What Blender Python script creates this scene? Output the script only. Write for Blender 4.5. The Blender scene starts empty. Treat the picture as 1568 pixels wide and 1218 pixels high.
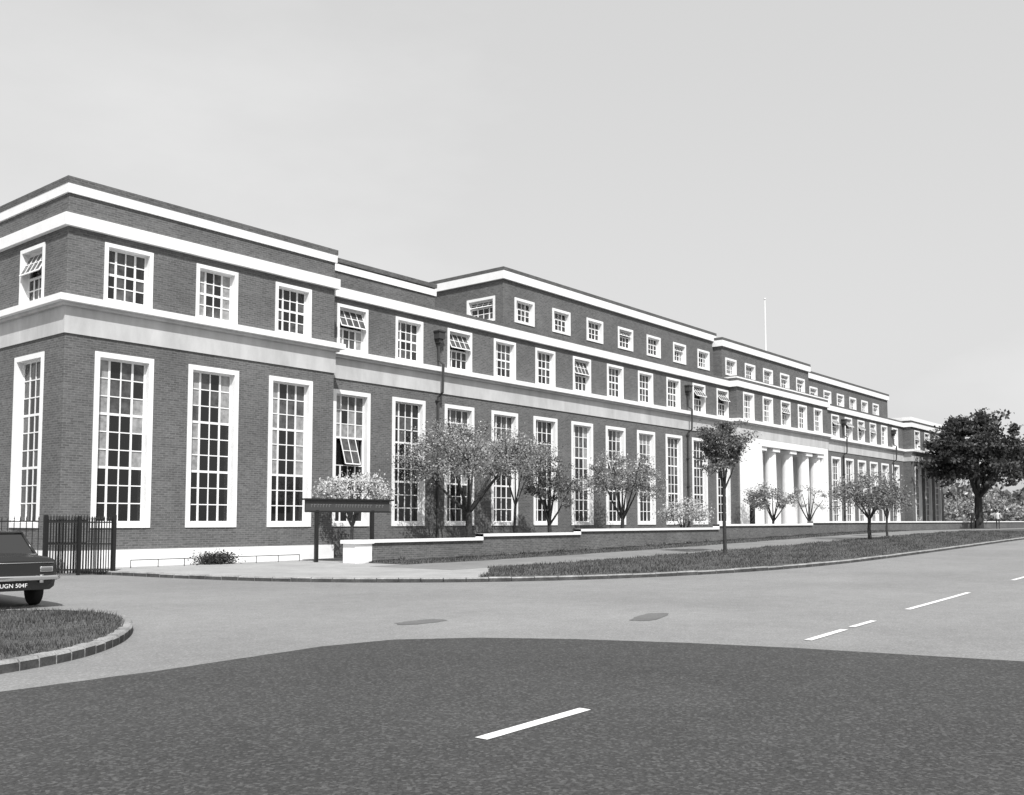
import bpy, bmesh, math, random
import numpy as np
from mathutils import Vector, Matrix
random.seed(7)
sc = bpy.context.scene
R = math.radians

# ---------------------------------------------------------------- materials
def new_mat(name):
    m = bpy.data.materials.new(name); m.use_nodes = True
    nt = m.node_tree
    return m, nt, nt.nodes['Principled BSDF']
def col(v): return (v, v, v, 1.0)
def simple(name, v, rough=0.7, spec=0.3, metal=0.0, noise=0.0, nscale=4.0, bump=0.0, stretch=None):
    m, nt, b = new_mat(name)
    b.inputs['Base Color'].default_value = col(v)
    b.inputs['Roughness'].default_value = rough
    b.inputs['Specular IOR Level'].default_value = spec
    b.inputs['Metallic'].default_value = metal
    if noise > 0:
        tc = nt.nodes.new('ShaderNodeTexCoord'); n = nt.nodes.new('ShaderNodeTexNoise')
        mp = nt.nodes.new('ShaderNodeMapping'); nt.links.new(tc.outputs['Object'], mp.inputs[0])
        if stretch: mp.inputs['Scale'].default_value = stretch
        n.inputs['Scale'].default_value = nscale; n.inputs['Detail'].default_value = 6
        n.inputs['Roughness'].default_value = 0.65
        nt.links.new(mp.outputs[0], n.inputs['Vector'])
        r = nt.nodes.new('ShaderNodeMapRange')
        r.inputs[1].default_value = 0.3; r.inputs[2].default_value = 0.7
        r.inputs[3].default_value = v*(1-noise); r.inputs[4].default_value = min(.9, v*(1+noise))
        nt.links.new(n.outputs['Fac'], r.inputs[0]); nt.links.new(r.outputs[0], b.inputs['Base Color'])
        if bump > 0:
            bp = nt.nodes.new('ShaderNodeBump'); bp.inputs['Strength'].default_value = bump
            bp.inputs['Distance'].default_value = 0.02
            nt.links.new(n.outputs['Fac'], bp.inputs['Height']); nt.links.new(bp.outputs[0], b.inputs['Normal'])
    return m
def leafmat(name, v, trans=0.4):
    m, nt, b = new_mat(name)
    b.inputs['Base Color'].default_value = col(v); b.inputs['Roughness'].default_value = 0.6
    b.inputs['Specular IOR Level'].default_value = 0.2
    t = nt.nodes.new('ShaderNodeBsdfTranslucent'); t.inputs['Color'].default_value = col(v)
    mx = nt.nodes.new('ShaderNodeMixShader'); mx.inputs[0].default_value = trans
    nt.links.new(b.outputs[0], mx.inputs[1]); nt.links.new(t.outputs[0], mx.inputs[2])
    nt.links.new(mx.outputs[0], nt.nodes['Material Output'].inputs['Surface'])
    return m
def brick_mat(name, c1, c2, mortar):
    m, nt, b = new_mat(name)
    N = nt.nodes; L = nt.links
    tc = N.new('ShaderNodeTexCoord'); sx = N.new('ShaderNodeSeparateXYZ'); L.new(tc.outputs['Object'], sx.inputs[0])
    ad = N.new('ShaderNodeMath'); ad.operation = 'ADD'; L.new(sx.outputs[0], ad.inputs[0]); L.new(sx.outputs[1], ad.inputs[1])
    cb = N.new('ShaderNodeCombineXYZ'); L.new(ad.outputs[0], cb.inputs[0]); L.new(sx.outputs[2], cb.inputs[1])
    br = N.new('ShaderNodeTexBrick'); L.new(cb.outputs[0], br.inputs['Vector'])
    br.inputs['Scale'].default_value = 1.0; br.inputs['Brick Width'].default_value = 0.23
    br.inputs['Row Height'].default_value = 0.077; br.inputs['Mortar Size'].default_value = 0.010
    br.inputs['Mortar Smooth'].default_value = 0.2
    br.inputs['Color1'].default_value = col(c1); br.inputs['Color2'].default_value = col(c2)
    br.inputs['Mortar'].default_value = col(mortar)
    def nz(scale, lo, hi, st=(1,1,1)):
        mp = N.new('ShaderNodeMapping'); mp.inputs['Scale'].default_value = st; L.new(tc.outputs['Object'], mp.inputs[0])
        n = N.new('ShaderNodeTexNoise'); n.inputs['Scale'].default_value = scale; n.inputs['Detail'].default_value = 8
        n.inputs['Roughness'].default_value = 0.6
        L.new(mp.outputs[0], n.inputs['Vector'])
        r = N.new('ShaderNodeMapRange'); r.inputs[1].default_value = 0.3; r.inputs[2].default_value = 0.7
        r.inputs[3].default_value = lo; r.inputs[4].default_value = hi; L.new(n.outputs['Fac'], r.inputs[0])
        return r
    a = nz(0.45, 0.84, 1.16); c = nz(7.0, 0.75, 1.25, (1,1,3))
    mu = N.new('ShaderNodeMath'); mu.operation='MULTIPLY'; L.new(a.outputs[0], mu.inputs[0]); L.new(c.outputs[0], mu.inputs[1])
    mx = N.new('ShaderNodeVectorMath'); mx.operation = 'SCALE'
    L.new(br.outputs['Color'], mx.inputs[0]); L.new(mu.outputs[0], mx.inputs['Scale'])
    L.new(mx.outputs[0], b.inputs['Base Color'])
    b.inputs['Roughness'].default_value = 0.9; b.inputs['Specular IOR Level'].default_value = 0.15
    bp = N.new('ShaderNodeBump'); bp.inputs['Strength'].default_value = 0.3; bp.inputs['Distance'].default_value = 0.01
    bp.invert = True
    L.new(br.outputs['Fac'], bp.inputs['Height']); L.new(bp.outputs[0], b.inputs['Normal'])
    return m
def ground_mat(name, lo, hi, fine, coarse, speck=0.25, rough=0.9, bump=0.3, stretch=None, fdetail=4, stones=0.0, mid=0.0):
    """coarse patchiness times fine aggregate speckle (optionally pale chips and mid-size mottling)"""
    m, nt, b = new_mat(name); N = nt.nodes; L = nt.links
    tc = N.new('ShaderNodeTexCoord')
    mp = N.new('ShaderNodeMapping'); L.new(tc.outputs['Object'], mp.inputs[0])
    if stretch: mp.inputs['Scale'].default_value = stretch
    a = N.new('ShaderNodeTexNoise'); a.inputs['Scale'].default_value = coarse; a.inputs['Detail'].default_value = 11
    a.inputs['Roughness'].default_value = 0.68
    L.new(mp.outputs[0], a.inputs['Vector'])
    r = N.new('ShaderNodeMapRange'); r.inputs[1].default_value = 0.32; r.inputs[2].default_value = 0.68
    r.inputs[3].default_value = lo; r.inputs[4].default_value = hi; L.new(a.outputs['Fac'], r.inputs[0])
    f = N.new('ShaderNodeTexNoise'); f.inputs['Scale'].default_value = fine; f.inputs['Detail'].default_value = fdetail
    f.inputs['Roughness'].default_value = 0.8
    L.new(tc.outputs['Object'], f.inputs['Vector'])
    r2 = N.new('ShaderNodeMapRange'); r2.inputs[1].default_value = 0.3; r2.inputs[2].default_value = 0.7
    r2.inputs[3].default_value = 1-speck; r2.inputs[4].default_value = 1+speck; r2.clamp = True
    L.new(f.outputs['Fac'], r2.inputs[0])
    mu = N.new('ShaderNodeMath'); mu.operation = 'MULTIPLY'; L.new(r.outputs[0], mu.inputs[0]); L.new(r2.outputs[0], mu.inputs[1])
    out = mu
    if mid > 0:
        q = N.new('ShaderNodeTexNoise'); q.inputs['Scale'].default_value = 3.0; q.inputs['Detail'].default_value = 8; q.inputs['Roughness'].default_value = .75
        L.new(tc.outputs['Object'], q.inputs['Vector'])
        r3 = N.new('ShaderNodeMapRange'); r3.inputs[1].default_value = 0.3; r3.inputs[2].default_value = 0.7
        r3.inputs[3].default_value = 1-mid; r3.inputs[4].default_value = 1+mid; L.new(q.outputs['Fac'], r3.inputs[0])
        m3 = N.new('ShaderNodeMath'); m3.operation = 'MULTIPLY'; L.new(out.outputs[0], m3.inputs[0]); L.new(r3.outputs[0], m3.inputs[1]); out = m3
    if stones > 0:
        v = N.new('ShaderNodeTexVoronoi'); v.inputs['Scale'].default_value = 42; L.new(tc.outputs['Object'], v.inputs['Vector'])
        sp = N.new('ShaderNodeSeparateColor'); L.new(v.outputs['Color'], sp.inputs[0])
        rr_ = N.new('ShaderNodeMapRange'); rr_.inputs[1].default_value = 0.62; rr_.inputs[2].default_value = 1.0
        rr_.inputs[3].default_value = 0.0; rr_.inputs[4].default_value = stones; L.new(sp.outputs[0], rr_.inputs[0])
        ad = N.new('ShaderNodeMath'); ad.operation = 'ADD'; L.new(out.outputs[0], ad.inputs[0]); L.new(rr_.outputs[0], ad.inputs[1])
        out = ad
    L.new(out.outputs[0], b.inputs['Base Color'])
    b.inputs['Roughness'].default_value = rough; b.inputs['Specular IOR Level'].default_value = 0.15
    bp = N.new('ShaderNodeBump'); bp.inputs['Strength'].default_value = bump; bp.inputs['Distance'].default_value = 0.01
    L.new(f.outputs['Fac'], bp.inputs['Height']); L.new(bp.outputs[0], b.inputs['Normal'])
    return m

M = {}
M['brick'] = brick_mat('brick', 0.100, 0.145, 0.18)
M['brick_dark'] = brick_mat('brick_coping', 0.085, 0.125, 0.15)
M['white'] = simple('white_painted_stone', 0.84, 0.6, 0.2, noise=0.06, nscale=2.0)
M['stone'] = simple('portland_stone', 0.50, 0.8, 0.2, noise=0.18, nscale=1.2, stretch=(1,1,.35))
M['frame'] = simple('white_window_paint', 0.82, 0.45, 0.4)
M['glass'] = simple('window_glass', 0.012, 0.06, 0.5)
M['glass2'] = simple('window_glass_dim_interior', 0.07, 0.10, 0.5, noise=0.8, nscale=3.0)
M['curtain'] = simple('net_curtain_behind_glass', 0.28, 0.35, 0.5, noise=0.4, nscale=5.0)
M['roof'] = simple('roof_felt', 0.15, 0.9)
M['iron'] = simple('black_ironwork', 0.012, 0.5, 0.4)
M['pipe'] = simple('painted_drainpipe', 0.05, 0.5, 0.4)
M['faded'] = simple('faded_lettering', 0.13, 0.6)
M['bark'] = simple('bark', 0.05, 0.95, 0.1, noise=0.4, nscale=14, bump=0.6)
M['leaf_d'] = leafmat('leaf_dark', 0.045)
M['leaf_m'] = leafmat('leaf_mid', 0.12)
M['leaf_l'] = leafmat('leaf_light', 0.30)
M['leaf_p'] = leafmat('leaf_pale_young', 0.42)
M['blossom'] = leafmat('blossom', 0.75, .35)
M['old_asphalt'] = ground_mat('worn_asphalt', 0.185, 0.25, 36, 0.16, 0.28, fdetail=3, stones=.06, mid=.10)
M['new_asphalt'] = ground_mat('new_asphalt', 0.048, 0.062, 34, 0.3, 0.42, bump=0.4, fdetail=3, stones=0.05, mid=.12)
M['tar'] = ground_mat('repair_patch', 0.12, 0.165, 30, 1.0, 0.25)
M['paving'] = ground_mat('paving', 0.29, 0.38, 30, 0.6, 0.18, mid=.08)
M['path'] = ground_mat('footpath_asphalt', 0.18, 0.24, 40, 0.5, 0.2, mid=.08)
M['grass'] = ground_mat('grass', 0.055, 0.125, 12, 0.9, 0.6, bump=0.8)
M['soil'] = ground_mat('soil_and_grass', 0.05, 0.12, 9, 0.7, 0.5, bump=0.8)
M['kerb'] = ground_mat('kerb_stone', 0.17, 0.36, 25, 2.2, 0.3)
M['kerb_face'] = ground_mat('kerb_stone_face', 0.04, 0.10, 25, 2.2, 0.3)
M['paint'] = ground_mat('road_paint', 0.62, 0.86, 40, 5.0, 0.15, mid=.1)
M['blade1'] = leafmat('grass_blade_dark', 0.07)
M['blade2'] = leafmat('grass_blade_light', 0.19)
M['carpaint'] = simple('dark_car_paint', 0.018, 0.22, 0.6)
M['chrome'] = simple('chrome', 0.75, 0.15, 0.5, metal=1.0)
M['rubber'] = simple('rubber', 0.02, 0.85)
M['hub'] = simple('hubcap', 0.5, 0.3, 0.5, metal=0.8)
M['carglass'] = simple('car_glass', 0.03, 0.05, 0.6)
M['lamp'] = simple('tail_lamp', 0.12, 0.2, 0.6)
M['plate'] = simple('plate_black', 0.015, 0.4)
M['flag'] = simple('white_pole', 0.8, 0.5)
M['skin'] = simple('skin', 0.42, 0.6)
M['coat'] = simple('dark_coat', 0.035, 0.9, noise=.3)
M['shirt'] = simple('pale_shirt', 0.55, 0.9, noise=.1)

# ---------------------------------------------------------------- mesh builder
class MB:
    def __init__(s, xf=None): s.v=[]; s.f=[]; s.m=[]; s.mats=[]; s.xf=xf
    def mi(s, k):
        if k not in s.mats: s.mats.append(k)
        return s.mats.index(k)
    def poly(s, pts, k):
        b = len(s.v)
        for p in pts: s.v.append(tuple(s.xf(p)) if s.xf else tuple(p))
        s.f.append(tuple(range(b, b+len(pts)))); s.m.append(s.mi(k))
    def box(s, x0,x1,y0,y1,z0,z1,k, mat=None):
        c=[(x0,y0,z0),(x1,y0,z0),(x1,y1,z0),(x0,y1,z0),(x0,y0,z1),(x1,y0,z1),(x1,y1,z1),(x0,y1,z1)]
        if mat is not None: c=[tuple(mat@Vector(p)) for p in c]
        b=len(s.v)
        for p in c: s.v.append(tuple(s.xf(p)) if s.xf else p)
        for q in ((0,3,2,1),(4,5,6,7),(0,1,5,4),(1,2,6,5),(2,3,7,6),(3,0,4,7)):
            s.f.append(tuple(b+i for i in q)); s.m.append(s.mi(k))
    def tube(s, pts, rad, k, n=7, cap=True):
        pts=[Vector(p) for p in pts]; b=len(s.v)
        for i,p in enumerate(pts):
            d=(pts[min(i+1,len(pts)-1)]-pts[max(i-1,0)]).normalized()
            a=d.orthogonal().normalized() if abs(d.z)<0.9 else Vector((1,0,0))
            a=(a-d*a.dot(d)).normalized(); c=d.cross(a)
            for j in range(n):
                t=2*math.pi*j/n; q=p+(a*math.cos(t)+c*math.sin(t))*rad[i]
                s.v.append(tuple(s.xf(q)) if s.xf else tuple(q))
        for i in range(len(pts)-1):
            for j in range(n):
                s.f.append((b+i*n+j,b+i*n+(j+1)%n,b+(i+1)*n+(j+1)%n,b+(i+1)*n+j)); s.m.append(s.mi(k))
        if cap:
            s.f.append(tuple(b+j for j in range(n))[::-1]); s.m.append(s.mi(k))
            e=b+(len(pts)-1)*n; s.f.append(tuple(e+j for j in range(n))); s.m.append(s.mi(k))
    def obj(s, name, parent=None, smooth=False, fixn=False):
        me=bpy.data.meshes.new(name); me.from_pydata(s.v,[],s.f)
        for k in s.mats: me.materials.append(M[k])
        me.polygons.foreach_set('material_index', s.m)
        if fixn:
            bm=bmesh.new(); bm.from_mesh(me); bmesh.ops.recalc_face_normals(bm,faces=bm.faces); bm.to_mesh(me); bm.free()
        if smooth: me.polygons.foreach_set('use_smooth',[True]*len(me.polygons))
        me.update()
        o=bpy.data.objects.new(name,me); sc.collection.objects.link(o)
        if parent: o.parent=parent
        return o
def empty(name, loc=(0,0,0)):
    e=bpy.data.objects.new(name,None); e.location=loc; sc.collection.objects.link(e); return e

def g(x):
    t=min(max((x-20)/65.0,0),1); return 0.75*t*t*(3-2*t)

# ---------------------------------------------------------------- building
bld = empty('brick_office_building')
walls=MB(); trim=MB()
win_frames=MB(); win_glass=MB(); 

def front_xf(y0):   # local (s along facade, d outward, z)
    return lambda p:(p[0], y0-p[1], p[2])
def left_xf(x0):
    return lambda p:(x0-p[1], p[0], p[2])

def wall(xf, s0,s1,z0,z1,holes,k='brick'):
    ss=sorted({s0,s1,*[h[0] for h in holes],*[h[1] for h in holes]})
    zs=sorted({z0,z1,*[h[2] for h in holes],*[h[3] for h in holes]})
    walls.xf=xf
    for a,b in zip(ss,ss[1:]):
        for c,d in zip(zs,zs[1:]):
            ms=(a+b)/2; mz=(c+d)/2
            if any(h[0]<ms<h[1] and h[2]<mz<h[3] for h in holes): continue
            walls.poly([(a,0,c),(b,0,c),(b,0,d),(a,0,d)],k)
    walls.xf=None

def window(xf, sc_, z0, z1, w, t, cols, rows, thick_rows=(), bar=0.042, openp=0.0, curtain=0.15, detail=True):
    F=win_frames; G=win_glass; F.xf=xf; G.xf=xf
    s0=sc_-w/2; s1=sc_+w/2; D=0.30
    F.box(s0,s0+t,-D-.06,0.035,z0,z1,'white'); F.box(s1-t,s1,-D-.06,0.035,z0,z1,'white')
    F.box(s0+t,s1-t,-D-.06,0.035,z1-t,z1,'white')
    F.box(s0+t,s1-t,-D-.06,0.045,z0,z0+t,'white')
    a0,a1,b0,b1=s0+t,s1-t,z0+t,z1-t
    f=0.05; e0=-D+.03; e1=-D+.09
    F.box(a0,a0+f,e0,e1,b0,b1,'frame'); F.box(a1-f,a1,e0,e1,b0,b1,'frame')
    F.box(a0+f,a1-f,e0,e1,b1-f,b1,'frame'); F.box(a0+f,a1-f,e0,e1,b0,b0+f,'frame')
    a0+=f;a1-=f;b0+=f;b1-=f
    if cols==4: cuts=[0,0.25,0.5,0.75,1.0]
    else: cuts=[i/cols for i in range(cols+1)]
    xs=[a0+(a1-a0)*c for c in cuts]; zs=[b0+(b1-b0)*i/rows for i in range(rows+1)]
    op = random.random()<openp
    ztop = zs[rows-1] if (rows==3) else (zs[rows-2] if rows<=4 else zs[rows-3])
    zhi = b1
    if rows>5:
        ztop=zs[4] if random.random()<.5 else zs[6]; zhi=ztop+(zs[2]-zs[0])
    for i in range(1,len(xs)-1):
        bw = bar*(1.75 if (i!=len(xs)//2 and cols==4) else 1.0)
        if op:
            F.box(xs[i]-bw/2,xs[i]+bw/2,e0+.01,e1-.01,b0,ztop,'frame')
            if zhi<b1-.01: F.box(xs[i]-bw/2,xs[i]+bw/2,e0+.01,e1-.01,zhi,b1,'frame')
        else: F.box(xs[i]-bw/2,xs[i]+bw/2,e0+.01,e1-.01,b0,b1,'frame')
    for j in range(1,rows):
        if op and ztop+0.01<zs[j]<zhi-.01: continue
        bw = 0.08 if j in thick_rows else bar*0.85
        F.box(a0,a1,e0+.008,e1-.007,zs[j]-bw/2,zs[j]+bw/2,'frame')
    em=(e0+e1)/2
    if op:
        ang=R(random.uniform(14,30) if rows>5 else random.uniform(18,38)); 
        piv=Matrix.Translation((0,em,zhi))@Matrix.Rotation(ang,4,'X')@Matrix.Translation((0,-em,-zhi))
        c0,c1=(xs[1],xs[-2]) if rows>5 else (a0,a1)
        lst=[x for x in xs if c0-.01<x<c1+.01]
        for x in lst: F.box(x-0.018,x+0.018,em-.015,em+.015,ztop,zhi,'frame',piv)
        F.box(c0,c1,em-.017,em+.017,ztop-0.02,ztop+0.025,'frame',piv)
        F.box(c0,c1,em-.017,em+.017,zhi-0.04,zhi-0.002,'frame',piv)
        zm=(ztop+zhi)/2; F.box(c0,c1,em-.016,em+.016,zm-.015,zm+.015,'frame',piv)
        G.poly([tuple(piv@Vector(p)) for p in ((c0,em,ztop),(c1,em,ztop),(c1,em,zhi),(c0,em,zhi))],'glass2')
    base=random.random(); cl=random.random()
    for i in range(len(xs)-1):
        for j in range(rows):
            k='glass'
            if rows>5:
                if j>=rows*0.62 and random.random()<0.15+0.55*base: k='glass2'
                elif j>=rows*0.33 and random.random()<0.35*base: k='glass2'
                if cl<0.3 and (i in (0,len(xs)-2)) and j>=rows*0.3 and random.random()<0.6: k='curtain'
                if cl>0.8 and j>=rows*0.45 and random.random()<0.45: k='curtain'
            else:
                if random.random()<0.35: k='glass2'
                if cl<curtain*2 and (i in (0,len(xs)-2)): k='curtain'
            tx=random.uniform(-0.004,0.004); tz=random.uniform(-0.004,0.004); d=em
            if op and ztop-.01<=zs[j]<zhi-.01 : d=-D-.05; k='glass'
            G.poly([(xs[i],d-tx,zs[j]-0.0),(xs[i+1],d+tx,zs[j]),(xs[i+1],d+tx+tz,zs[j+1]),(xs[i],d-tx+tz,zs[j+1])],k)
    F.xf=None; G.xf=None
    e=t*0.5
    return (s0+e,s1-e,z0+e,z1-e)

LOW=dict(z0=1.38,z1=7.05,w=2.06,t=0.17,cols=4,rows=9,thick_rows=(3,6),openp=.25)
UP=dict(z0=8.70,z1=10.66,w=1.72,t=0.13,cols=4,rows=4,thick_rows=(2,),openp=0.42)
TH=dict(z0=12.20,z1=13.55,w=1.72,t=0.14,cols=4,rows=3,thick_rows=(2,),openp=0.4)
TH2=dict(TH,z0=12.0,z1=13.25)

def block(x0,x1,y0,y1,z0,z1,bands,fh,lh=(),dz=0.0,left=True):
    hf=[]; hl=[]
    for c,st in fh: hf.append(window(front_xf(y0),c,**st))
    for c,st in lh: hl.append(window(left_xf(x0),c,**st))
    wall(front_xf(y0),x0,x1,z0,z1,hf+[])
    wall(left_xf(x0),y0,y1,z0,z1,hl)
    walls.poly([(x1,y0,z0),(x1,y1,z0),(x1,y1,z1),(x1,y0,z1)],'brick')
    walls.poly([(x0,y1,z0),(x1,y1,z0),(x1,y1,z1),(x0,y1,z1)],'brick')
    walls.poly([(x0,y0,z1-0.12),(x1,y0,z1-0.12),(x1,y1,z1-0.12),(x0,y1,z1-0.12)],'roof')
    for (a,b,p,k) in bands:
        a+=dz;b+=dz
        trim.box(x0-p,x1+p,y0-p,y0+0.01,a,b,k)
        trim.box(x0-p,x0+0.01,y0+0.01,y1,a,b,k)
        trim.box(x1-0.01,x1+p,y0+0.01,y1,a,b,k)

frieze=[(7.50,8.36,0.05,'stone'),(8.36,8.47,0.16,'stone'),(8.47,8.68,0.33,'white')]
corn=[(10.91,11.31,0.16,'white')]
pav=[(-0.2,0.67,0.06,'white')]+frieze+corn+[(11.98,12.30,0.07,'white'),(12.30,12.50,0.09,'brick_dark')]
wing=frieze+corn+[(11.31,11.50,0.05,'brick_dark')]
P1c=[16.62,20.0,23.4]
block(14.6,25.5,30.0,50,-0.2,12.5,pav,[(c,LOW) for c in P1c]+[(c+0.06,UP) for c in P1c],
      [(c,LOW) for c in (32.35,35.9,39.4,42.9)]+[(c,UP) for c in (32.35,35.9,39.4,42.9)])
M1c=[27.35+3.36*k for k in range(11)]
block(25.5,61.9,31.0,48,-0.2,11.5,wing,[(c,LOW) for c in M1c]+[(c,UP) for c in M1c],dz=0.004)
block(25.55,32.6,31.25,47,11.4,12.62,[(12.08,12.38,0.06,'white'),(12.46,12.64,0.08,'brick_dark')],[],dz=0.006)
T1c=[40.85+3.36*k for k in range(7)]
thb=[(14.36,14.80,0.14,'white'),(14.80,14.98,0.15,'brick_dark')]
sideT=dict(TH); sideT['w']=2.0
block(39.05,62.6,32.45,46,11.35,14.96,thb,[(c,TH) for c in T1c],[(34.0,sideT)],dz=0.002)
# centre block with portico
Cc=[63.75+3.15*k for k in range(5)]
hf=[window(front_xf(30.4),c,**UP) for c in Cc]
hf.append((65.7,77.4,0.6,7.3))
wall(front_xf(30.4),61.9,78.4,-0.2,11.7,hf)
wall(left_xf(61.9),30.4,48,-0.2,11.7,[])
walls.poly([(78.4,30.4,-.2),(78.4,48,-.2),(78.4,48,11.7),(78.4,30.4,11.7)],'brick')
walls.poly([(61.9,30.4,11.55),(78.4,30.4,11.55),(78.4,48,11.55),(61.9,48,11.55)],'roof')
for (a,b,p,k) in frieze+corn+[(11.33,11.5,0.05,'brick_dark'),(11.52,11.62,0.07,'white')]:
    a+=0.008;b+=0.008
    trim.box(61.9-p,78.4+p,30.4-p,30.41,a,b,k); trim.box(61.9-p,61.91,30.41,48,a,b,k); trim.box(78.39,78.4+p,30.41,48,a,b,k)
trim.box(62.2,65.7,30.35,30.41,0.6,7.49,'white'); trim.box(77.4,78.2,30.35,30.41,0.6,7.49,'white')
trim.box(65.7,77.4,30.35,30.6,7.0,7.495,'white')
trim.box(62.0,78.3,29.2,30.39,0.3,0.75,'white')
trim.box(63.3,64.6,30.30,30.36,3.0,3.12,'stone'); trim.box(63.55,64.35,30.32,30.36,0.8,3.0,'glass')
yb=33.0
walls.poly([(65.7,yb,.6),(77.4,yb,.6),(77.4,yb,7.3),(65.7,yb,7.3)],'white')
walls.poly([(65.7,30.4,.6),(65.7,yb,.6),(65.7,yb,7.3),(65.7,30.4,7.3)],'white')
walls.poly([(77.4,30.4,.6),(77.4,yb,.6),(77.4,yb,7.3),(77.4,30.4,7.3)],'white')
walls.poly([(65.7,30.4,.6),(77.4,30.4,.6),(77.4,yb,.6),(65.7,yb,.6)],'stone')
walls.poly([(65.7,30.4,7.3),(77.4,30.4,7.3),(77.4,yb,7.3),(65.7,yb,7.3)],'stone')
for c in (67.0,70.0,73.1,76.2):
    trim.box(c-0.7,c+0.7,32.93,32.99,1.2,3.6,'glass'); trim.box(c-0.7,c+0.7,32.93,32.99,4.6,6.6,'glass')
cols=MB()
for c in (66.15,68.45,71.5,74.6,76.95):
    cols.tube([(c,31.0,0.62),(c,31.0,3.5),(c,31.0,6.75)],[0.50,0.49,0.43],'white',n=20)
    cols.box(c-0.6,c+0.6,30.45,31.55,6.72,6.98,'white'); cols.box(c-0.6,c+0.6,30.45,31.55,0.62,0.85,'white')
cols.obj('portico_columns',bld)
T2c=[63.9+3.1*k for k in range(5)]
block(62.5,78.0,31.8,46,11.35,14.58,[(a-.38,b-.38,p,k) for (a,b,p,k) in thb],[(c,TH2) for c in T2c])
M2c=[81.6+3.1*k for k in range(6)]
block(78.4,99.5,31.0,48,-0.2,11.5,wing,[(c,LOW) for c in M2c]+[(c,UP) for c in M2c],dz=-0.004)
T3c=[80.6+3.1*k for k in range(6)]
block(78.05,99.6,32.45,46,11.35,14.3,[(a-.66,b-.66,p,k) for (a,b,p,k) in thb],[(c,dict(TH2,z0=11.85,z1=13.05)) for c in T3c])
P2c=[101.4,104.7,108.0]
block(99.5,110.0,30.2,50,-0.2,11.9,[b for b in pav if b[1]<11.9]+[(11.55,11.9,0.08,'white')],[(c,LOW) for c in P2c]+[(c,UP) for c in P2c])
pipes=MB()
for px in (32.50,55.9,83.2,96.2):
    pipes.tube([(px,30.90,0.1),(px,30.90,7.3)],[0.06,0.06],'pipe',n=8)
    pipes.tube([(px,30.90,7.3),(px,30.62,7.5),(px,30.58,8.8),(px,30.86,9.0),(px,30.88,9.9)],[0.06]*5,'pipe',n=8)
    pipes.box(px-0.2,px+0.2,30.66,30.99,10.0,10.32,'pipe'); pipes.box(px-0.12,px+0.12,30.72,30.98,9.82,10.0,'pipe')
    pipes.box(px-0.25,px+0.25,30.62,30.99,10.32,10.38,'pipe')
    for z in (2.0,3.8,5.6,7.1): pipes.box(px-0.1,px+0.1,30.82,30.99,z,z+0.06,'pipe')
pipes.obj('drainpipes',bld)
walls.obj('walls',bld); trim.obj('cornices_and_plinth',bld)
win_frames.obj('window_frames',bld); win_glass.obj('window_panes',bld)
fp=MB(); fp.tube([(73.3,33.4,14.4),(73.3,33.4,19.5)],[0.09,0.05],'flag',n=8); fp.box(73.15,73.45,33.25,33.55,14.4,14.8,'flag')
fp.tube([(73.3,33.4,19.5),(73.3,33.4,19.6)],[0.1,0.1],'flag',n=8)
fp.obj('flagpole')

# ---------------------------------------------------------------- ground & roads
def xsamples(a,b,step):
    n=max(2,int(abs(b-a)/step)+1); return [a+(b-a)*i/(n-1) for i in range(n)]
def sheet(name, xs, ylo, yhi, dz, k, ny=1):
    m=MB()
    for a,b in zip(xs,xs[1:]):
        for j in range(ny):
            def P(x,f): return (x, ylo(x)+(yhi(x)-ylo(x))*f, g(x)+dz)
            m.poly([P(a,j/ny),P(b,j/ny),P(b,(j+1)/ny),P(a,(j+1)/ny)],k)
    return m.obj(name)
gx=[-3000,-600,-100]+xsamples(-50,100,2.5)+[150,300,700,1500,4000]
C=lambda v:(lambda x:v)
sheet('ground',gx,C(-3000),C(4000),-0.02,'grass')
sheet('road',[-400,-100]+xsamples(-50,100,2.5)+[150,300,600],C(-3.2),C(62),0.0,'old_asphalt')
cut=[(-60,9.55),(3,9.55),(6.0,9.62),(8.2,9.85),(9.3,9.65),(10.2,8.9),(10.9,7.8),(11.5,6.4),(11.9,5.1),(12.2,3.6),(12.5,2.2),(12.8,-3.1)]
m=MB()
pts=[]
for (a,b) in zip(cut,cut[1:]):
    for i in range(12):
        t=i/12; pts.append((a[0]+(b[0]-a[0])*t,a[1]+(b[1]-a[1])*t+random.uniform(-.012,.012)))
pts.append(cut[-1])
for a,b in zip(pts,pts[1:]):
    m.poly([(a[0],-3.15,0.004),(b[0],-3.15,0.004),(b[0],b[1],0.004),(a[0],a[1],0.004)],'new_asphalt')
m.obj('resurfaced_road')
m=MB()
def dash(x0,y0,x1,y1,w,dz=0.0085):
    n=max(1,int((x1-x0)/1.5)); 
    for i in range(n):
        a=i/n;b=(i+1)/n
        xa=x0+(x1-x0)*a; xb=x0+(x1-x0)*b; ya=y0+(y1-y0)*a; yb_=y0+(y1-y0)*b
        m.poly([(xa,ya-w/2,g(xa)+dz),(xb,yb_-w/2,g(xb)+dz),(xb,yb_+w/2,g(xb)+dz),(xa,ya+w/2,g(xa)+dz)],'paint')
dash(5.50,4.78,6.92,4.84,0.12)
dash(12.75,5.28,14.35,5.38,0.11,0.0085); dash(14.75,5.42,15.9,5.48,0.10)
dash(18.3,5.7,23.4,5.95,0.11); dash(28.5,6.15,31,6.2,0.11); dash(36,6.3,39,6.35,0.11)
m.obj('road_markings')
m=MB()
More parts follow.
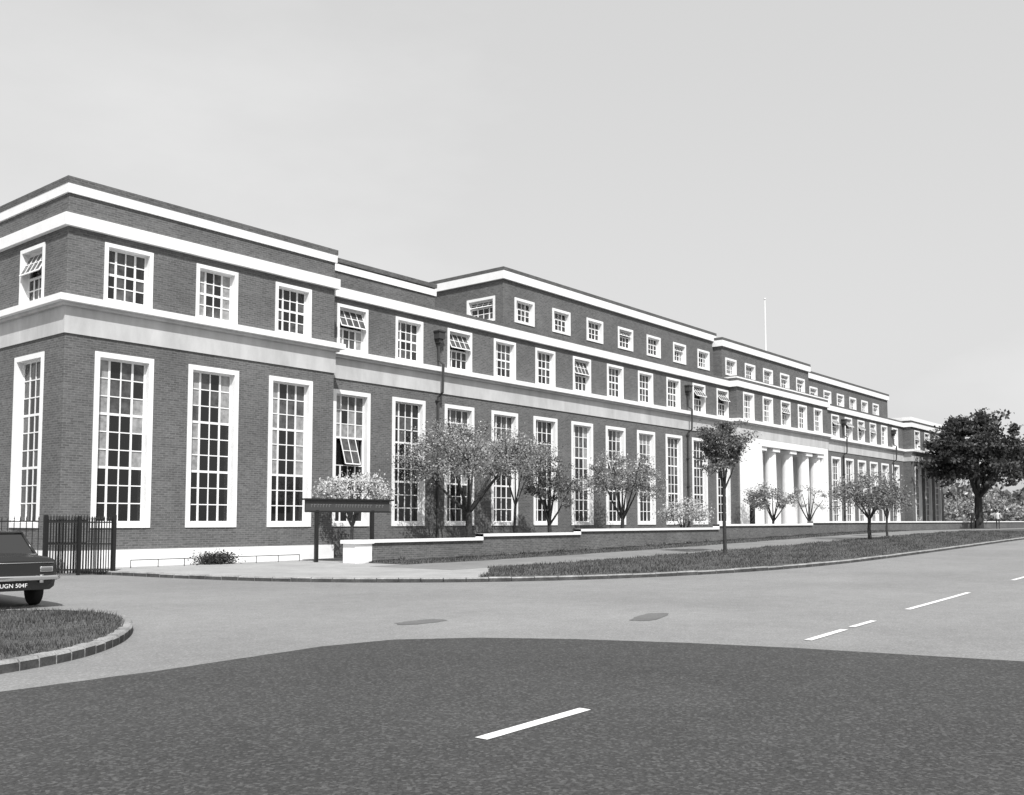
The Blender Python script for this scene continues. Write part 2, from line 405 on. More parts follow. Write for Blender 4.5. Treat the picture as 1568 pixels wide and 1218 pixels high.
def patch(cx,cy,rx,ry,k='tar',dz=0.005,n=22,rot=0.0):
    ps=[]
    for i in range(n):
        t=2*math.pi*i/n; r=1+random.uniform(-0.12,0.12)
        a=rx*r*math.copysign(abs(math.cos(t))**.7,math.cos(t)); b=ry*r*math.copysign(abs(math.sin(t))**.7,math.sin(t))
        ps.append((cx+a*math.cos(rot)-b*math.sin(rot), cy+a*math.sin(rot)+b*math.cos(rot), g(cx)+dz))
    m.poly(ps,k)
patch(11.2,11.0,0.5,0.22); patch(14.2,8.6,0.75,0.22,rot=.3)
m.obj('road_repairs')

kp=[(14.9,29.2),(15.05,27.6),(15.3,25.4),(15.7,23.0),(16.4,20.9),(17.6,18.9),(19.2,17.2),(21.3,15.75),(24.3,14.5),(27.5,13.65),(31,13.1),(35,12.85)]+[(x,12.8) for x in range(40,131,5)]+[(200,12.8),(400,12.8)]
def catmull(P,n=4):
    o=[]
    for i in range(len(P)-1):
        p0=P[max(i-1,0)];p1=P[i];p2=P[i+1];p3=P[min(i+2,len(P)-1)]
        for j in range(n):
            t=j/n
            o.append(tuple(0.5*((2*p1[a])+(-p0[a]+p2[a])*t+(2*p0[a]-5*p1[a]+4*p2[a]-p3[a])*t*t+(-p0[a]+3*p1[a]-3*p2[a]+p3[a])*t**3) for a in (0,1)))
    o.append(P[-1]); return o
KP=catmull(kp)
def offset(P,d):
    o=[]
    for i,p in enumerate(P):
        a=P[max(i-1,0)];b=P[min(i+1,len(P)-1)]
        v=Vector((b[0]-a[0],b[1]-a[1],0)).normalized(); o.append((p[0]-v.y*d,p[1]+v.x*d))
    return o
def kerb(name,P,w,h,side=1):
    m=MB(); Q=offset(P,w*side)
    for i in range(len(P)-1):
        a,b,c,d=P[i],P[i+1],Q[i+1],Q[i]
        L=math.hypot(b[0]-a[0],b[1]-a[1]); n=max(1,int(L/0.9))
        if L>8: n=1
        for j in range(n):
            t0=j/n; t1=(j+1)/n-(0.02/L if L<8 else 0)
            lp=lambda p,q,t:(p[0]+(q[0]-p[0])*t,p[1]+(q[1]-p[1])*t)
            A=lp(a,b,t0);B=lp(a,b,t1);Cc_=lp(d,c,t1);D=lp(d,c,t0)
            hh=h+random.uniform(-0.008,0.008)
            ci=lambda p,q,f:(p[0]+(q[0]-p[0])*f,p[1]+(q[1]-p[1])*f)
            A2=ci(A,D,0.2);B2=ci(B,Cc_,0.2)
            z=lambda p,e:(p[0],p[1],g(p[0])+e)
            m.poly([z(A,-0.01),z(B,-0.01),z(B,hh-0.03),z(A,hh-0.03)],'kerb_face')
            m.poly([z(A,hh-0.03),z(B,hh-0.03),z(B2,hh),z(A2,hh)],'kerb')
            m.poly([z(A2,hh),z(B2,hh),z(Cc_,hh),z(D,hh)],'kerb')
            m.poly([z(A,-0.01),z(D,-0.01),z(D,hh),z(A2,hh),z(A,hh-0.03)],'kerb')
            m.poly([z(B,-0.01),z(Cc_,-0.01),z(Cc_,hh),z(B2,hh),z(B,hh-0.03)],'kerb')
    return m.obj(name)
kerb('kerb',KP,0.16,0.12,1)
Q=offset(KP,0.15); m=MB()
for i in range(len(Q)-1):
    a,b=Q[i],Q[i+1]
    for j in range(6):
        def PP(p,f): 
            yt=30.6
            x=p[0]; y=p[1]+(yt-p[1])*f; return (x,y,g(x)+0.112)
        m.poly([PP(a,j/6),PP(b,j/6),PP(b,(j+1)/6),PP(a,(j+1)/6)],'paving')
m.obj('pavement')
def ykerb(x):
    for a,b in zip(KP,KP[1:]):
        if a[0]<=x<=b[0] and b[0]>a[0]: return a[1]+(b[1]-a[1])*(x-a[0])/(b[0]-a[0])
    return 12.8
sheet('footpath',[22.0]+xsamples(23,100,2.0)+[140,200,400],lambda x:20.3,lambda x:24.0,0.116,'path',1)
def vup(x): return min(20.35+ .12*math.sin(x*1.3)+.07*math.sin(x*3.7), ykerb(x)+0.25+max(0,(x-19.6))*1.3)
sheet('grass_verge',xsamples(19.7,60,0.4)+xsamples(62,100,2)+[140,200,400],lambda x:ykerb(x)+0.2,vup,0.124,'grass',3)
sheet('grass_strip',xsamples(23.6,60,.5)+xsamples(62,100,2)+[140,200,400],lambda x:23.85+ .1*math.sin(x*1.1)+.06*math.sin(x*3.1),lambda x:26.3,0.121,'grass',2)
sheet('garden_bed',xsamples(24.0,61,1.5),lambda x:26.5,lambda x:31.2,0.125,'soil',2)
sheet('garden_lawn',xsamples(61,113,1.5),lambda x:26.5,lambda x:31.2,0.123,'soil',2)

isl=[(-60,10.45),(-20,10.45),(-5,10.45),(0,10.45),(2.5,10.47),(4.3,10.62),(5.6,11.1),(6.7,12.05),(7.6,13.3),(8.15,14.5),(8.2,15.5),(7.7,16.5),(6.6,17.3),(4.5,18.2),(0,19.4),(-10,21),(-60,26)]
IP=catmull(isl,5)
kerb('island_kerb',IP,0.15,0.13,1)
IQ=offset(IP,0.14)
m=MB(); m.poly([(p[0],p[1],0.125) for p in IQ],'grass'); m.obj('grass_island')

# ---------------------------------------------------------------- grass blades
def inside(p,P):
    c=False;n=len(P);j=n-1
    for i in range(n):
        if (P[i][1]>p[1])!=(P[j][1]>p[1]) and p[0]<(P[j][0]-P[i][0])*(p[1]-P[i][1])/(P[j][1]-P[i][1])+P[i][0]: c=not c
        j=i
    return c
def blades(name,n,sampler,h0,h1,w,seed=1):
    rnd=random.Random(seed); v=[];f=[];mi=[]
    k=0
    while k<n:
        p=sampler(rnd)
        if p is None: continue
        x,y,z=p; cl=.5+.5*math.sin(x*2.1+math.sin(y*3))*math.sin(y*2.7+x)
        h=rnd.uniform(h0,h1)*(.6+.8*cl); a=rnd.uniform(0,6.28); l=rnd.uniform(-.6,.6)*h; l2=rnd.uniform(-.6,.6)*h
        b=len(v); v+= [(x-w*math.cos(a),y-w*math.sin(a),z),(x+w*math.cos(a),y+w*math.sin(a),z),(x+l,y+l2,z+h)]
        f.append((b,b+1,b+2)); mi.append(0 if rnd.random()<0.35+.5*cl else 1); k+=1
    me=bpy.data.meshes.new(name); me.from_pydata(v,[],f); me.materials.append(M['blade1']); me.materials.append(M['blade2'])
    me.polygons.foreach_set('material_index',mi); o=bpy.data.objects.new(name,me); sc.collection.objects.link(o)
IQ2=[(p[0],p[1]) for p in offset(IP,0.12)]
def s_isl(r):
    p=(r.uniform(1.5,8.3),r.uniform(10.5,19.0)); 
    return (p[0],p[1],0.12) if inside(p,IQ2) else None
blades('island_grass_blades',30000,s_isl,0.02,0.075,0.006,3)
def s_v(r):
    x=19.7+60*r.random()**1.4; y=r.uniform(12.9,20.5)
    if y<ykerb(x)+0.17 or y>vup(x)+.05: return None
    return (x,y,g(x)+0.12)
blades('verge_grass_blades',34000,s_v,0.03,0.10,0.014,4)
def s_s(r):
    x=23.8+55*r.random()**1.3; y=r.choice([r.uniform(23.8,26.1),r.uniform(25.8,26.15)])
    return (x,y,g(x)+0.12)
blades('strip_grass_blades',20000,s_s,0.03,0.09,0.014,5)

# ---------------------------------------------------------------- garden wall
gw=empty('garden_wall')
m=MB(); c=MB()
lv=[(23.95,30.3,0.93),(30.3,37.2,1.08),(37.2,50.9,1.23),(50.9,64.5,1.42),(64.5,190,1.58)]
for i,(a,b,t) in enumerate(lv):
    m.box(a,b,26.22,26.45,-0.1,t-0.11,'brick')
    c.box(a-(0.0 if i==0 else 0.12),b-0.12,26.13,26.54,t-0.11+0.002*i,t+0.002*i,'white')
    if i<len(lv)-1:
        t2=lv[i+1][2]
        c.box(b-0.12,b-0.10,26.13,26.54,t-0.11,t2,'white')
m.obj('brickwork',gw); c.obj('coping',gw)
pm=MB(); pm.box(23.15,23.949,25.98,26.62,-0.1,0.80,'white'); pm.box(23.08,23.99,25.91,26.69,0.80,0.93,'white'); pm.obj('end_pier',gw)

# ---------------------------------------------------------------- notice board
sb=empty('notice_board')
A=Vector((23.0,27.9,0)); B=Vector((25.2,27.35,0)); d=(B-A).normalized()
mm=Matrix(((d.x,-d.y,0,A.x),(d.y,d.x,0,A.y),(0,0,1,0),(0,0,0,1)))
L_=(B-A).length
m=MB(lambda p:mm@Vector(p))
m.box(-0.06,0.06,-0.06,0.06,0,2.0,'iron'); m.box(L_-0.06,L_+0.06,-0.06,0.06,0,2.0,'iron'); m.obj('posts',sb)
m=MB(lambda p:mm@Vector(p))
m.box(-0.46,L_+0.72,-0.05,0.05,1.95,2.36,'pipe'); m.box(-0.56,L_+0.86,-0.15,0.12,2.36,2.42,'iron'); m.box(-0.50,L_+0.76,-0.075,-0.052,1.92,1.97,'iron')
m.obj('board',sb)
m=MB(lambda p:mm@Vector(p))
x=-0.25
while x<L_+0.4:
    w=random.uniform(0.06,0.10)
    if random.random()<0.85: m.box(x,x+w*0.3,-0.058,-0.051,2.10,2.22,'faded'); m.box(x+w*.3,x+w,-0.058,-0.051,2.18,2.21,'faded')
    x+=w+0.04
m.obj('lettering',sb)

# ---------------------------------------------------------------- railings and gate
rl=empty('iron_railings')
def rail(A,B,h,step,r,name,parent,rails=(0.15,0.9)):
    m=MB(); A=Vector(A);B=Vector(B);L=(B-A).length;n=int(L/step)
    for i in range(n+1):
        p=A+(B-A)*(i/n); m.tube([p,p+Vector((0,0,h-0.1)),p+Vector((0,0,h-.09)),p+Vector((0,0,h))],[r,r,r*1.6,0.002],'iron',n=5)
    dd=(B-A).normalized(); nn=Vector((-dd.y,dd.x,0))*0.018
    for f in rails:
        z=h*f; a=A+Vector((0,0,z)); b=B+Vector((0,0,z))
        q=[a-nn,b-nn,b+nn,a+nn]; up=Vector((0,0,0.04))
        m.poly(q,'iron');m.poly([p+up for p in q],'iron');m.poly([q[0],q[1],q[1]+up,q[0]+up],'iron');m.poly([q[3],q[2],q[2]+up,q[3]+up],'iron')
    m.obj(name,parent)
rail((13.6,29.2,0),(8.5,32.5,0),1.75,0.16,0.013,'railing_run',rl)
gt=empty('iron_gate')
rail((15.1,27.75,0.05),(13.75,28.9,0.05),1.7,0.07,0.016,'gate_leaf',gt,(0.05,0.5,0.88))
rail((15.0,28.0,0.05),(13.8,29.05,0.05),1.7,0.08,0.016,'gate_leaf_back',gt,(0.05,0.5,0.88))
rail((14.6,28.25,0.05),(13.8,29.25,0.05),1.75,0.09,0.018,'gate_leaf_folded',gt,(0.05,0.5,0.88))
m=MB(); m.box(15.09,15.19,27.64,27.74,0,1.78,'iron'); m.box(13.64,13.74,28.9,29.0,0,1.78,'iron')
m.box(14.36,14.44,28.3,28.38,0,1.75,'iron'); m.obj('gate_posts',gt)
m=MB(); m.tube([(16.5,29.1,0.36),(23.2,29.1,0.36)],[0.014]*2,'iron',n=5)
for i in range(8):
    x=16.5+i*0.957; m.tube([(x,29.1,0.1),(x,29.1,0.37)],[0.014]*2,'iron',n=5)
m.obj('low_metal_rail')

# ---------------------------------------------------------------- trees
def leaves_into(mb, centers, sizes, keys, rs):
    n=len(centers)
    a=rs.normal(size=(n,3)); a/=np.linalg.norm(a,axis=1)[:,None]
    t=rs.normal(size=(n,3)); b=np.cross(a,t); b/=np.linalg.norm(b,axis=1)[:,None]
    a=a*sizes[:,None]; b=b*(sizes*0.62)[:,None]
    P=np.stack([centers-a*.5,centers+b*.5,centers+a*.5,centers-b*.5],axis=1).reshape(-1,3)
    base=len(mb.v); mb.v.extend(map(tuple,P.tolist()))
    for i in range(n):
        k=base+4*i; mb.f.append((k,k+1,k+2,k+3)); mb.m.append(mb.mi(keys[i]))
def tree(name,x,y,z0,trunk_h,tr,cz,rx,rz,nclump,lpc,ls,mix,seed,sig=0.2,limbs=6,flat=0.5,lean=(0,0),hollow=0.55,jag=0.12,ry=None,tiers=0):
    rs=np.random.RandomState(seed); mb=MB(); ry=ry or rx
    top=Vector((x+lean[0],y+lean[1],z0+trunk_h)); base=Vector((x,y,z0-0.05))
    mid=(base+top)/2+Vector((rs.uniform(-.06,.06),rs.uniform(-.06,.06),0))
    mb.tube([base,base+Vector((0,0,.12)),mid,top],[tr*1.5,tr*1.1,tr*.95,tr*.85],'bark',n=9)
    cen=Vector((x+lean[0]*1.3,y+lean[1]*1.3,cz))
    LM=[]
    for i in range(limbs):
        t=2*math.pi*(i+rs.uniform(-.3,.3))/limbs; rr=rs.uniform(.4,.75)
        e=cen+Vector((rx*rr*math.cos(t),ry*rr*math.sin(t),rz*rs.uniform(-.15,.6)))
        m1=top+(e-top)*.45+Vector((0,0,rz*rs.uniform(-.12,.1))); 
        mb.tube([top-Vector((0,0,.1)),m1,e],[tr*.55,tr*.36,tr*.18],'bark',n=6)
        LM+= [m1,(m1+e)/2,e]
    e=cen+Vector((0,0,rz*.7)); mb.tube([top,(top+e)/2+Vector((.05,.05,0)),e],[tr*.55,tr*.35,tr*.12],'bark',n=6); LM+=[(top+e)/2,e]
    lob=[(rs.normal(size=3),rs.uniform(-jag,jag*1.3)) for _ in range(9)]
    lob=[(v/np.linalg.norm(v),a) for v,a in lob]
    Cs=[];S=[];K=[]
    keys=list(mix.keys()); pr=np.array(list(mix.values()));pr=pr/pr.sum()
    for i in range(nclump):
        while True:
            v=rs.normal(size=3); v/=np.linalg.norm(v)
            if v[2]<-flat: continue
            r=hollow+(1.0-hollow)*rs.uniform()**.7
            f=1+sum(a*max(0,float(np.dot(v,u)))**4*2 for u,a in lob)+rs.uniform(-.05,.10)
            f=min(f,1.18)
            r*=f
            c=Vector((v[0]*rx*r,v[1]*ry*r,v[2]*rz*r))
            if tiers and (c.z/rz*tiers+8)%1<.22 : continue
            break
        c=cen+c
        src=min(LM,key=lambda q:(q-c).length)
        mp=(src+c)/2+Vector(rs.uniform(-.1,.1,3))*rx*.3
        mb.tube([src,mp,c],[tr*.13+.008,tr*.08+.006,.005],'bark',n=4,cap=False)
        n=int(lpc*rs.uniform(.4,1.6))
        f=rs.uniform(size=(n,1))**.7
        line=np.array(mp)[None]*(1-f)+np.array(c)[None]*f
        sg=sig*rx*rs.uniform(.5,1.2)
        P=line+rs.normal(size=(n,3))*np.array([sg,sg,sg*.6])
        Cs.append(P); S.append(ls*rs.uniform(.6,1.35,n))
        bias=rs.uniform(.3,1.8,len(keys)); p=pr*bias; p/=p.sum()
        K+= [keys[j] for j in rs.choice(len(keys),n,p=p)]
    leaves_into(mb,np.concatenate(Cs),np.concatenate(S),K,rs)
    return mb.obj(name)
bl={'leaf_m':.22,'leaf_l':.40,'leaf_p':.30,'blossom':.14,'leaf_d':.04}
tree('cherry_tree',31.5,28.1,.14,1.9,.16,4.15,3.25,1.65,150,150,.085,bl,11,sig=.095,limbs=8,flat=.5,hollow=.4)
tree('cherry_tree',35.2,28.5,.2,2.2,.07,4.4,1.9,1.1,44,130,.085,bl,12,sig=.12,limbs=4,hollow=.3)
tree('cherry_tree',37.4,28.2,.2,1.3,.11,3.35,1.4,1.65,46,150,.09,{'leaf_m':.45,'leaf_l':.4,'leaf_p':.1,'leaf_d':.1},13,sig=.14,flat=.7,hollow=.3)
tree('cherry_tree',43.7,28.1,.25,1.5,.11,3.6,2.2,1.65,80,140,.095,bl,14,sig=.12,flat=.6,hollow=.3)
tree('blossom_bush',50.2,28.1,.3,.6,.07,1.95,1.5,.95,36,120,.10,{'blossom':.6,'leaf_p':.3,'leaf_m':.2},15,sig=.18)
tree('street_tree',37.6,19.1,.3,2.7,.075,4.6,1.22,1.5,70,130,.095,{'leaf_m':.5,'leaf_d':.22,'leaf_l':.45,'leaf_p':.05},16,sig=.14,hollow=.1,flat=.8,jag=.25)
tree('cherry_tree',62.2,28.0,.55,1.1,.1,3.0,1.6,1.05,38,110,.12,bl,17,sig=.15)
tree('cherry_tree',68.3,28.0,.6,1.0,.1,3.1,1.5,1.2,16,50,.12,{'leaf_p':.5,'leaf_l':.4},18,sig=.14)
tree('street_tree',56.0,19.4,.5,1.3,.10,2.95,2.1,1.5,70,125,.11,{'leaf_m':.4,'leaf_l':.45,'leaf_p':.2,'leaf_d':.08},19,sig=.13,flat=.6,hollow=.3)
tree('street_tree',62.0,20.4,.55,1.2,.07,2.8,.9,1.3,22,80,.12,{'leaf_m':.4,'leaf_l':.4,'leaf_p':.1},20,sig=.18)
tree('blossom_tree',25.5,28.8,.1,1.35,.07,2.75,1.25,.62,34,130,.09,{'blossom':.65,'leaf_p':.25,'leaf_m':.12},21,sig=.2,flat=.7)
dk={'leaf_d':.58,'leaf_m':.42,'leaf_l':.05}
tree('large_tree',104,25.3,.75,3.2,.40,7.5,5.5,4.9,190,115,.38,dk,22,sig=.07,limbs=11,flat=.5,hollow=.3,jag=.22,tiers=2.2,ry=4.4)
tree('large_tree',134,23.2,.75,3.4,.42,8.2,6.3,5.3,150,110,.45,dk,23,sig=.08,limbs=9,flat=.55,hollow=.3,jag=.22,tiers=2.2)
mb=MB(); rs=np.random.RandomState(5)
P=rs.normal(size=(2600,3))*np.array([.34,.2,.11])+np.array([19.9,29.5,.27]); P[:,2]=np.maximum(P[:,2],.12)
for i in range(14):
    mb.tube([(19.9,29.5,.08),(19.9+rs.uniform(-.5,.5),29.5+rs.uniform(-.25,.25),.5)],[.012,.005],'bark',n=4)
leaves_into(mb,P,.07*rs.uniform(.6,1.4,2600),list(rs.choice(['leaf_d','leaf_m','leaf_l'],2600,p=[.7,.28,.02])),rs); mb.obj('shrub')
mb=MB()
for i in range(9):
    cx=24+rs.uniform()**1.3*26; n=90
    P=rs.normal(size=(n,3))*np.array([.2,.08,.05])+np.array([cx,26.0-rs.uniform(0,.2),g(cx)+.17])
    P[:,2]=np.maximum(P[:,2],g(cx)+.12)
    leaves_into(mb,P,.07*rs.uniform(.6,1.4,n),list(rs.choice(['leaf_d','leaf_m','leaf_l'],n,p=[.4,.4,.2])),rs)
mb.obj('weeds')
def mass(name,items,ls,mix,seed):
    mb=MB(); rs=np.random.RandomState(seed); ks=list(mix.keys()); pr=np.array(list(mix.values())); pr/=pr.sum()
    for (x,y,z0,w,h,n) in items:
        mb.tube([(x,y,z0-.2),(x,y,z0+h*.6)],[.04*h,.02*h],'bark',n=6)
        nc=16
        for c in range(nc):
            v=rs.normal(size=3); v/=np.linalg.norm(v)
            cc=np.array([x,y,z0+h*.55])+v*np.array([w*.38,w*.38,h*.36])*rs.uniform(.6,1)
            k=int(n/nc); P=cc+rs.normal(size=(k,3))*np.array([w*.13,w*.13,h*.1]); P[:,2]=np.maximum(P[:,2],z0)
            p=pr*rs.uniform(.4,1.6,len(pr)); p/=p.sum()
            leaves_into(mb,P,ls*rs.uniform(.6,1.4,k),list(rs.choice(ks,k,p=p)),rs)
    return mb.obj(name)
it=[]
rr=random.Random(3)
for i in range(26):
    x=rr.uniform(130,185); y=rr.uniform(.215,.31)*x+1; it.append((x,y,.7,rr.uniform(5,9),rr.uniform(3.0,5.6),650))
mass('distant_blossom_trees',it,.45,{'leaf_l':.35,'leaf_p':.25,'leaf_m':.3,'blossom':.15,'leaf_d':.1},31)
it=[]
for i in range(50):
    x=rr.uniform(190,380); y=rr.uniform(.0,.33)*x; it.append((x,y,.7,rr.uniform(14,24),rr.uniform(6,9.5),500))
mass('distant_trees',it,1.5,{'leaf_m':.5,'leaf_d':.2,'leaf_l':.4},32)

# ---------------------------------------------------------------- pedestrians
def person(name,x,y,z,face,topk,stride=.28):
    e=empty(name)
    V=[(0,0,.95),(0,.01,1.15),(0,.02,1.38),(0,.03,1.50),(0,.045,1.62),(0,.04,1.72),
       (-.10,0,.90),(-.11,stride*.45,.50),(-.11,stride*.75,.09),(-.11,stride*.75+.16,.04),
       (.10,0,.90),(.11,-stride*.2,.50),(.11,-stride,.11),(.11,-stride+.15,.04),
       (-.19,.02,1.38),(-.24,-.05,1.12),(-.23,.04,.88),(-.23,.07,.79),
       (.19,.02,1.38),(.24,.05,1.12),(.23,.17,.90),(.23,.21,.82)]
    E=[(0,1),(1,2),(2,3),(3,4),(4,5),(0,6),(6,7),(7,8),(8,9),(0,10),(10,11),(11,12),(12,13),(2,14),(14,15),(15,16),(16,17),(2,18),(18,19),(19,20),(20,21)]
    rad=[.15,.13,.14,.055,.10,.07,.09,.06,.042,.035,.09,.06,.042,.035,.06,.045,.03,.025,.06,.045,.03,.025]
    me=bpy.data.meshes.new(name+'_figure'); me.from_pydata(V,E,[])
    o=bpy.data.objects.new('figure_base',me); sc.collection.objects.link(o)
    o.modifiers.new('s','SKIN'); sv=me.skin_vertices[0].data
    for i,r in enumerate(rad): sv[i].radius=(r,r*.8)
    sv[0].use_root=True
    u=o.modifiers.new('u','SUBSURF'); u.levels=1; u.render_levels=1
    dg=bpy.context.evaluated_depsgraph_get(); dg.update()
    nm=bpy.data.meshes.new_from_object(o.evaluated_get(dg)); bpy.data.objects.remove(o)
    nm.materials.clear(); 
    for k in ('coat',topk,'skin'): nm.materials.append(M[k])
    for p in nm.polygons:
        c=p.center; p.use_smooth=True
        if c.z>1.47 or (abs(c.x)>.19 and c.z<.88): p.material_index=2
        elif c.z>.95: p.material_index=1
        else: p.material_index=0
        if c.z>1.68 or (c.z>1.56 and c.y<.0): p.material_index=0
    o=bpy.data.objects.new('figure',nm); sc.collection.objects.link(o); o.parent=e
    e.location=(x,y,z); e.rotation_euler=(0,0,face)
person('pedestrian',90.0,22.4,g(90)+.116,R(100),'coat')
person('pedestrian',97.0,22.0,g(97)+.116,R(-80),'shirt')

# ---------------------------------------------------------------- car
car=empty('parked_car')
hd=R(84)
cm=Matrix.Translation((8.02,18.15,0.004))@Matrix.Rotation(hd-math.pi/2,4,'Z')
def carobj(mb,name,bev=0.0,smooth=True):
    o=mb.obj(name,car,smooth=smooth,fixn=True); o.matrix_local=cm
    if bev>0:
        b=o.modifiers.new('b','BEVEL'); b.width=bev; b.segments=3; b.limit_method='ANGLE'; b.angle_limit=R(25)
    return o
sec=[(0.00,.66,.70,.40,.80,.86),(0.06,.74,.77,.34,.90,.94),(0.5,.78,.80,.30,.93,.985),(1.2,.80,.81,.27,.92,.99),(2.2,.80,.81,.26,.90,.97),(3.1,.80,.80,.28,.88,.96),(3.8,.78,.79,.32,.86,.92),(4.2,.75,.77,.36,.82,.88),(4.27,.66,.70,.42,.76,.80)]
b=MB(); ring=[]
for (y,wl,wb,zb,zt,zc) in sec:
    ring.append([(-wl*.9,y,zb),(-wl,y,zb+.06),(-wb-.015,y,(zb+zt)/2+.05),(-wb,y,zt-.05),(-wb+.06,y,zt),(-wb*.5,y,zc),(0,y,zc+.01),(wb*.5,y,zc),(wb-.06,y,zt),(wb,y,zt-.05),(wb+.015,y,(zb+zt)/2+.05),(wl,y,zb+.06),(wl*.9,y,zb)])
n=len(ring[0])
for a_,b_ in zip(ring,ring[1:]):
    for j in range(n): b.poly([a_[j],a_[(j+1)%n],b_[(j+1)%n],b_[j]],'carpaint')
b.poly(ring[0][::-1],'carpaint'); b.poly(ring[-1],'carpaint')
me=b.obj('tmp_body'); bm=bmesh.new(); bm.from_mesh(me.data); bmesh.ops.remove_doubles(bm,verts=bm.verts,dist=1e-4); bmesh.ops.recalc_face_normals(bm,faces=bm.faces); bm.to_mesh(me.data); bm.free()
cut_objs=[]
for y in (0.95,3.45):
    c_=MB(); c_.tube([(-1,y,.30),(1,y,.30)],[.36,.36],'rubber',n=28); oc=c_.obj('tmp_cut',fixn=True); cut_objs.append(oc)
    mo=me.modifiers.new('x','BOOLEAN'); mo.operation='DIFFERENCE'; mo.object=oc; mo.solver='EXACT'
dg=bpy.context.evaluated_depsgraph_get(); dg.update()
nm=bpy.data.meshes.new_from_object(me.evaluated_get(dg))
for o in cut_objs+[me]: bpy.data.objects.remove(o)
body=bpy.data.objects.new('body',nm); sc.collection.objects.link(body); body.parent=car; body.matrix_local=cm
b=MB(); b.box(-.62,.62,.55,1.35,.34,.66,'rubber'); b.box(-.62,.62,3.05,3.85,.34,.66,'rubber'); carobj(b,'wheel_wells',smooth=False)
def frus(b,base,top,k):
    nn=len(base)
    for j in range(nn): b.poly([base[j],base[(j+1)%nn],top[(j+1)%nn],top[j]],k)
    b.poly(top,k)
base=[(-.70,.90,.93),(.70,.90,.93),(.73,2.95,.92),(-.73,2.95,.92)]
top=[(-.55,1.30,1.37),(.55,1.30,1.37),(.56,2.42,1.38),(-.56,2.42,1.38)]
b=MB(); frus(b,base,top,'carglass'); carobj(b,'windows',smooth=False)
b=MB(); b.box(-.56,.56,1.28,2.44,1.365,1.40,'carpaint'); carobj(b,'roof',.02)
b=MB()
for (p,q) in list(zip(base,top)): b.tube([p,q],[.035,.03],'carpaint',n=6)
b.tube([(.735,2.0,.93),(.565,1.95,1.37)],[.028,.025],'carpaint',n=6); b.tube([(-.735,2.0,.93),(-.565,1.95,1.37)],[.028,.025],'carpaint',n=6)
b.tube([(-.56,1.29,1.365),(.56,1.29,1.365)],[.03,.03],'carpaint',n=6)
b.tube([(-.70,.90,.955),(.70,.90,.955)],[.02,.02],'chrome',n=6)
carobj(b,'pillars')
b=MB(); b.tube([(-.80,.25,.56),(-.79,.0,.56),(-.74,-.07,.56),(.74,-.07,.56),(.79,0,.56),(.80,.25,.56)],[.02,.04,.045,.045,.04,.02],'chrome',n=8)
b.box(-.70,.70,-.012,.02,.83,.842,'chrome'); b.box(-.5,-.44,-.09,-.03,.47,.62,'chrome'); b.box(.44,.5,-.09,-.03,.47,.62,'chrome')
b.box(-.828,-.812,.4,3.9,.70,.72,'chrome');b.box(.812,.828,.4,3.9,.70,.72,'chrome')
carobj(b,'bumper_and_trim')
b=MB()
for s in (-1,1):
    x0,x1=(s*.48,s*.67); b.box(min(x0,x1),max(x0,x1),-.03,.03,.68,.75,'lamp')
    b.box(min(s*.46,s*.69),max(s*.46,s*.69),-.015,.03,.665,.765,'chrome')
carobj(b,'tail_lamps',.01)
b=MB(); b.box(-.26,.26,-.055,-.03,.375,.485,'plate'); carobj(b,'number_plate',smooth=False)
tx=bpy.data.curves.new('plate_text','FONT'); tx.body='UGN 504F'; tx.size=.105; tx.align_x='CENTER'; tx.align_y='CENTER'; tx.materials.append(M['frame'])
to=bpy.data.objects.new('plate_characters',tx); sc.collection.objects.link(to); to.parent=car
to.matrix_local=cm@Matrix.Translation((0,-.058,.43))@Matrix.Rotation(R(90),4,'X')
b=MB()
for s in (-1,1):
    for y in (.95,3.45):
        b.tube([(s*.60,y,.30),(s*.62,y,.30),(s*.76,y,.30),(s*.78,y,.30)],[.27,.30,.30,.27],'rubber',n=26)
        b.tube([(s*.77,y,.30),(s*.785,y,.30)],[.19,.17],'hub',n=20); b.tube([(s*.785,y,.30),(s*.80,y,.30)],[.07,.05],'chrome',n=12)
carobj(b,'wheels')

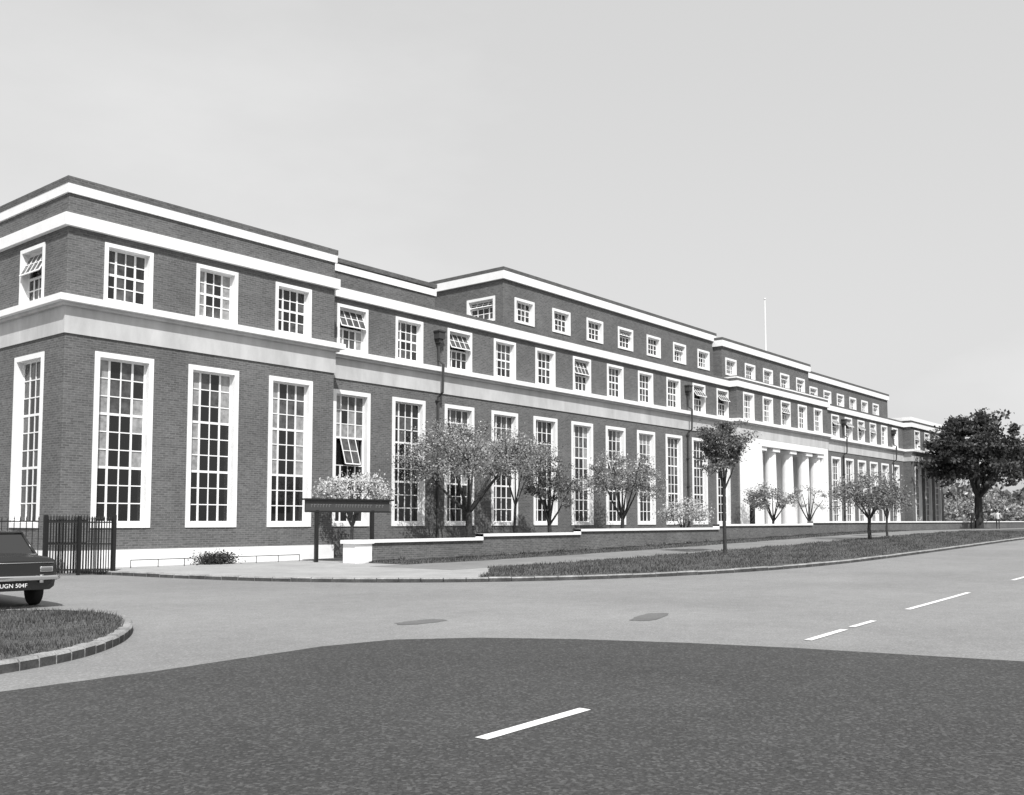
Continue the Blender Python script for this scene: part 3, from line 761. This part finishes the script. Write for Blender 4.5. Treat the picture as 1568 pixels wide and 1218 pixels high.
# ---------------------------------------------------------------- sky & sun
az=Vector((-0.60,-0.80,0)).normalized(); el=R(50)
sd=Vector((az.x*math.cos(el),az.y*math.cos(el),math.sin(el)))
w=bpy.data.worlds.new('World'); sc.world=w; w.use_nodes=True; nt=w.node_tree; N=nt.nodes; L=nt.links
bg=N['Background']; sky=N.new('ShaderNodeTexSky'); sky.sky_type='NISHITA'; sky.sun_disc=False
sky.sun_elevation=el; sky.sun_rotation=math.atan2(az.x,az.y)%(2*math.pi); sky.air_density=1.5; sky.dust_density=4.0
bw=N.new('ShaderNodeRGBToBW'); L.new(sky.outputs[0],bw.inputs[0])
pw=N.new('ShaderNodeMath'); pw.operation='POWER'; pw.inputs[1].default_value=0.2; L.new(bw.outputs[0],pw.inputs[0])
tc=N.new('ShaderNodeTexCoord'); mp=N.new('ShaderNodeMapping'); mp.inputs['Scale'].default_value=(1,1,2.6); L.new(tc.outputs['Generated'],mp.inputs[0])
no=N.new('ShaderNodeTexNoise'); no.inputs['Scale'].default_value=1.6; no.inputs['Detail'].default_value=7; no.inputs['Roughness'].default_value=.55; L.new(mp.outputs[0],no.inputs['Vector'])
mr=N.new('ShaderNodeMapRange'); mr.inputs[1].default_value=.5; mr.inputs[2].default_value=.8; mr.inputs[3].default_value=1.0; mr.inputs[4].default_value=1.16; L.new(no.outputs['Fac'],mr.inputs[0])
mu=N.new('ShaderNodeMath'); mu.operation='MULTIPLY'; L.new(pw.outputs[0],mu.inputs[0]); L.new(mr.outputs[0],mu.inputs[1])
m2=N.new('ShaderNodeMath'); m2.operation='MULTIPLY'; m2.inputs[1].default_value=4.8; L.new(mu.outputs[0],m2.inputs[0])
L.new(m2.outputs[0],bg.inputs[0]); bg.inputs[1].default_value=0.12
sl=bpy.data.lights.new('sun','SUN'); sl.energy=5.0; sl.angle=R(0.53); sl.color=(1,.995,.985)
so=bpy.data.objects.new('sun',sl); so.rotation_euler=sd.to_track_quat('Z','Y').to_euler(); so.location=(0,-20,40); sc.collection.objects.link(so)

# ---------------------------------------------------------------- camera
cd=bpy.data.cameras.new('camera'); cd.sensor_width=36; cd.lens=34.3; cd.shift_y=0.0574; cd.clip_end=9000; cd.clip_start=.1
co=bpy.data.objects.new('camera',cd); co.location=(0,0,1.6); co.rotation_euler=(R(93.8),0,R(39.2-90)); sc.collection.objects.link(co)
sc.camera=co
sc.view_settings.view_transform='Standard'; sc.view_settings.look='None'; sc.view_settings.exposure=0
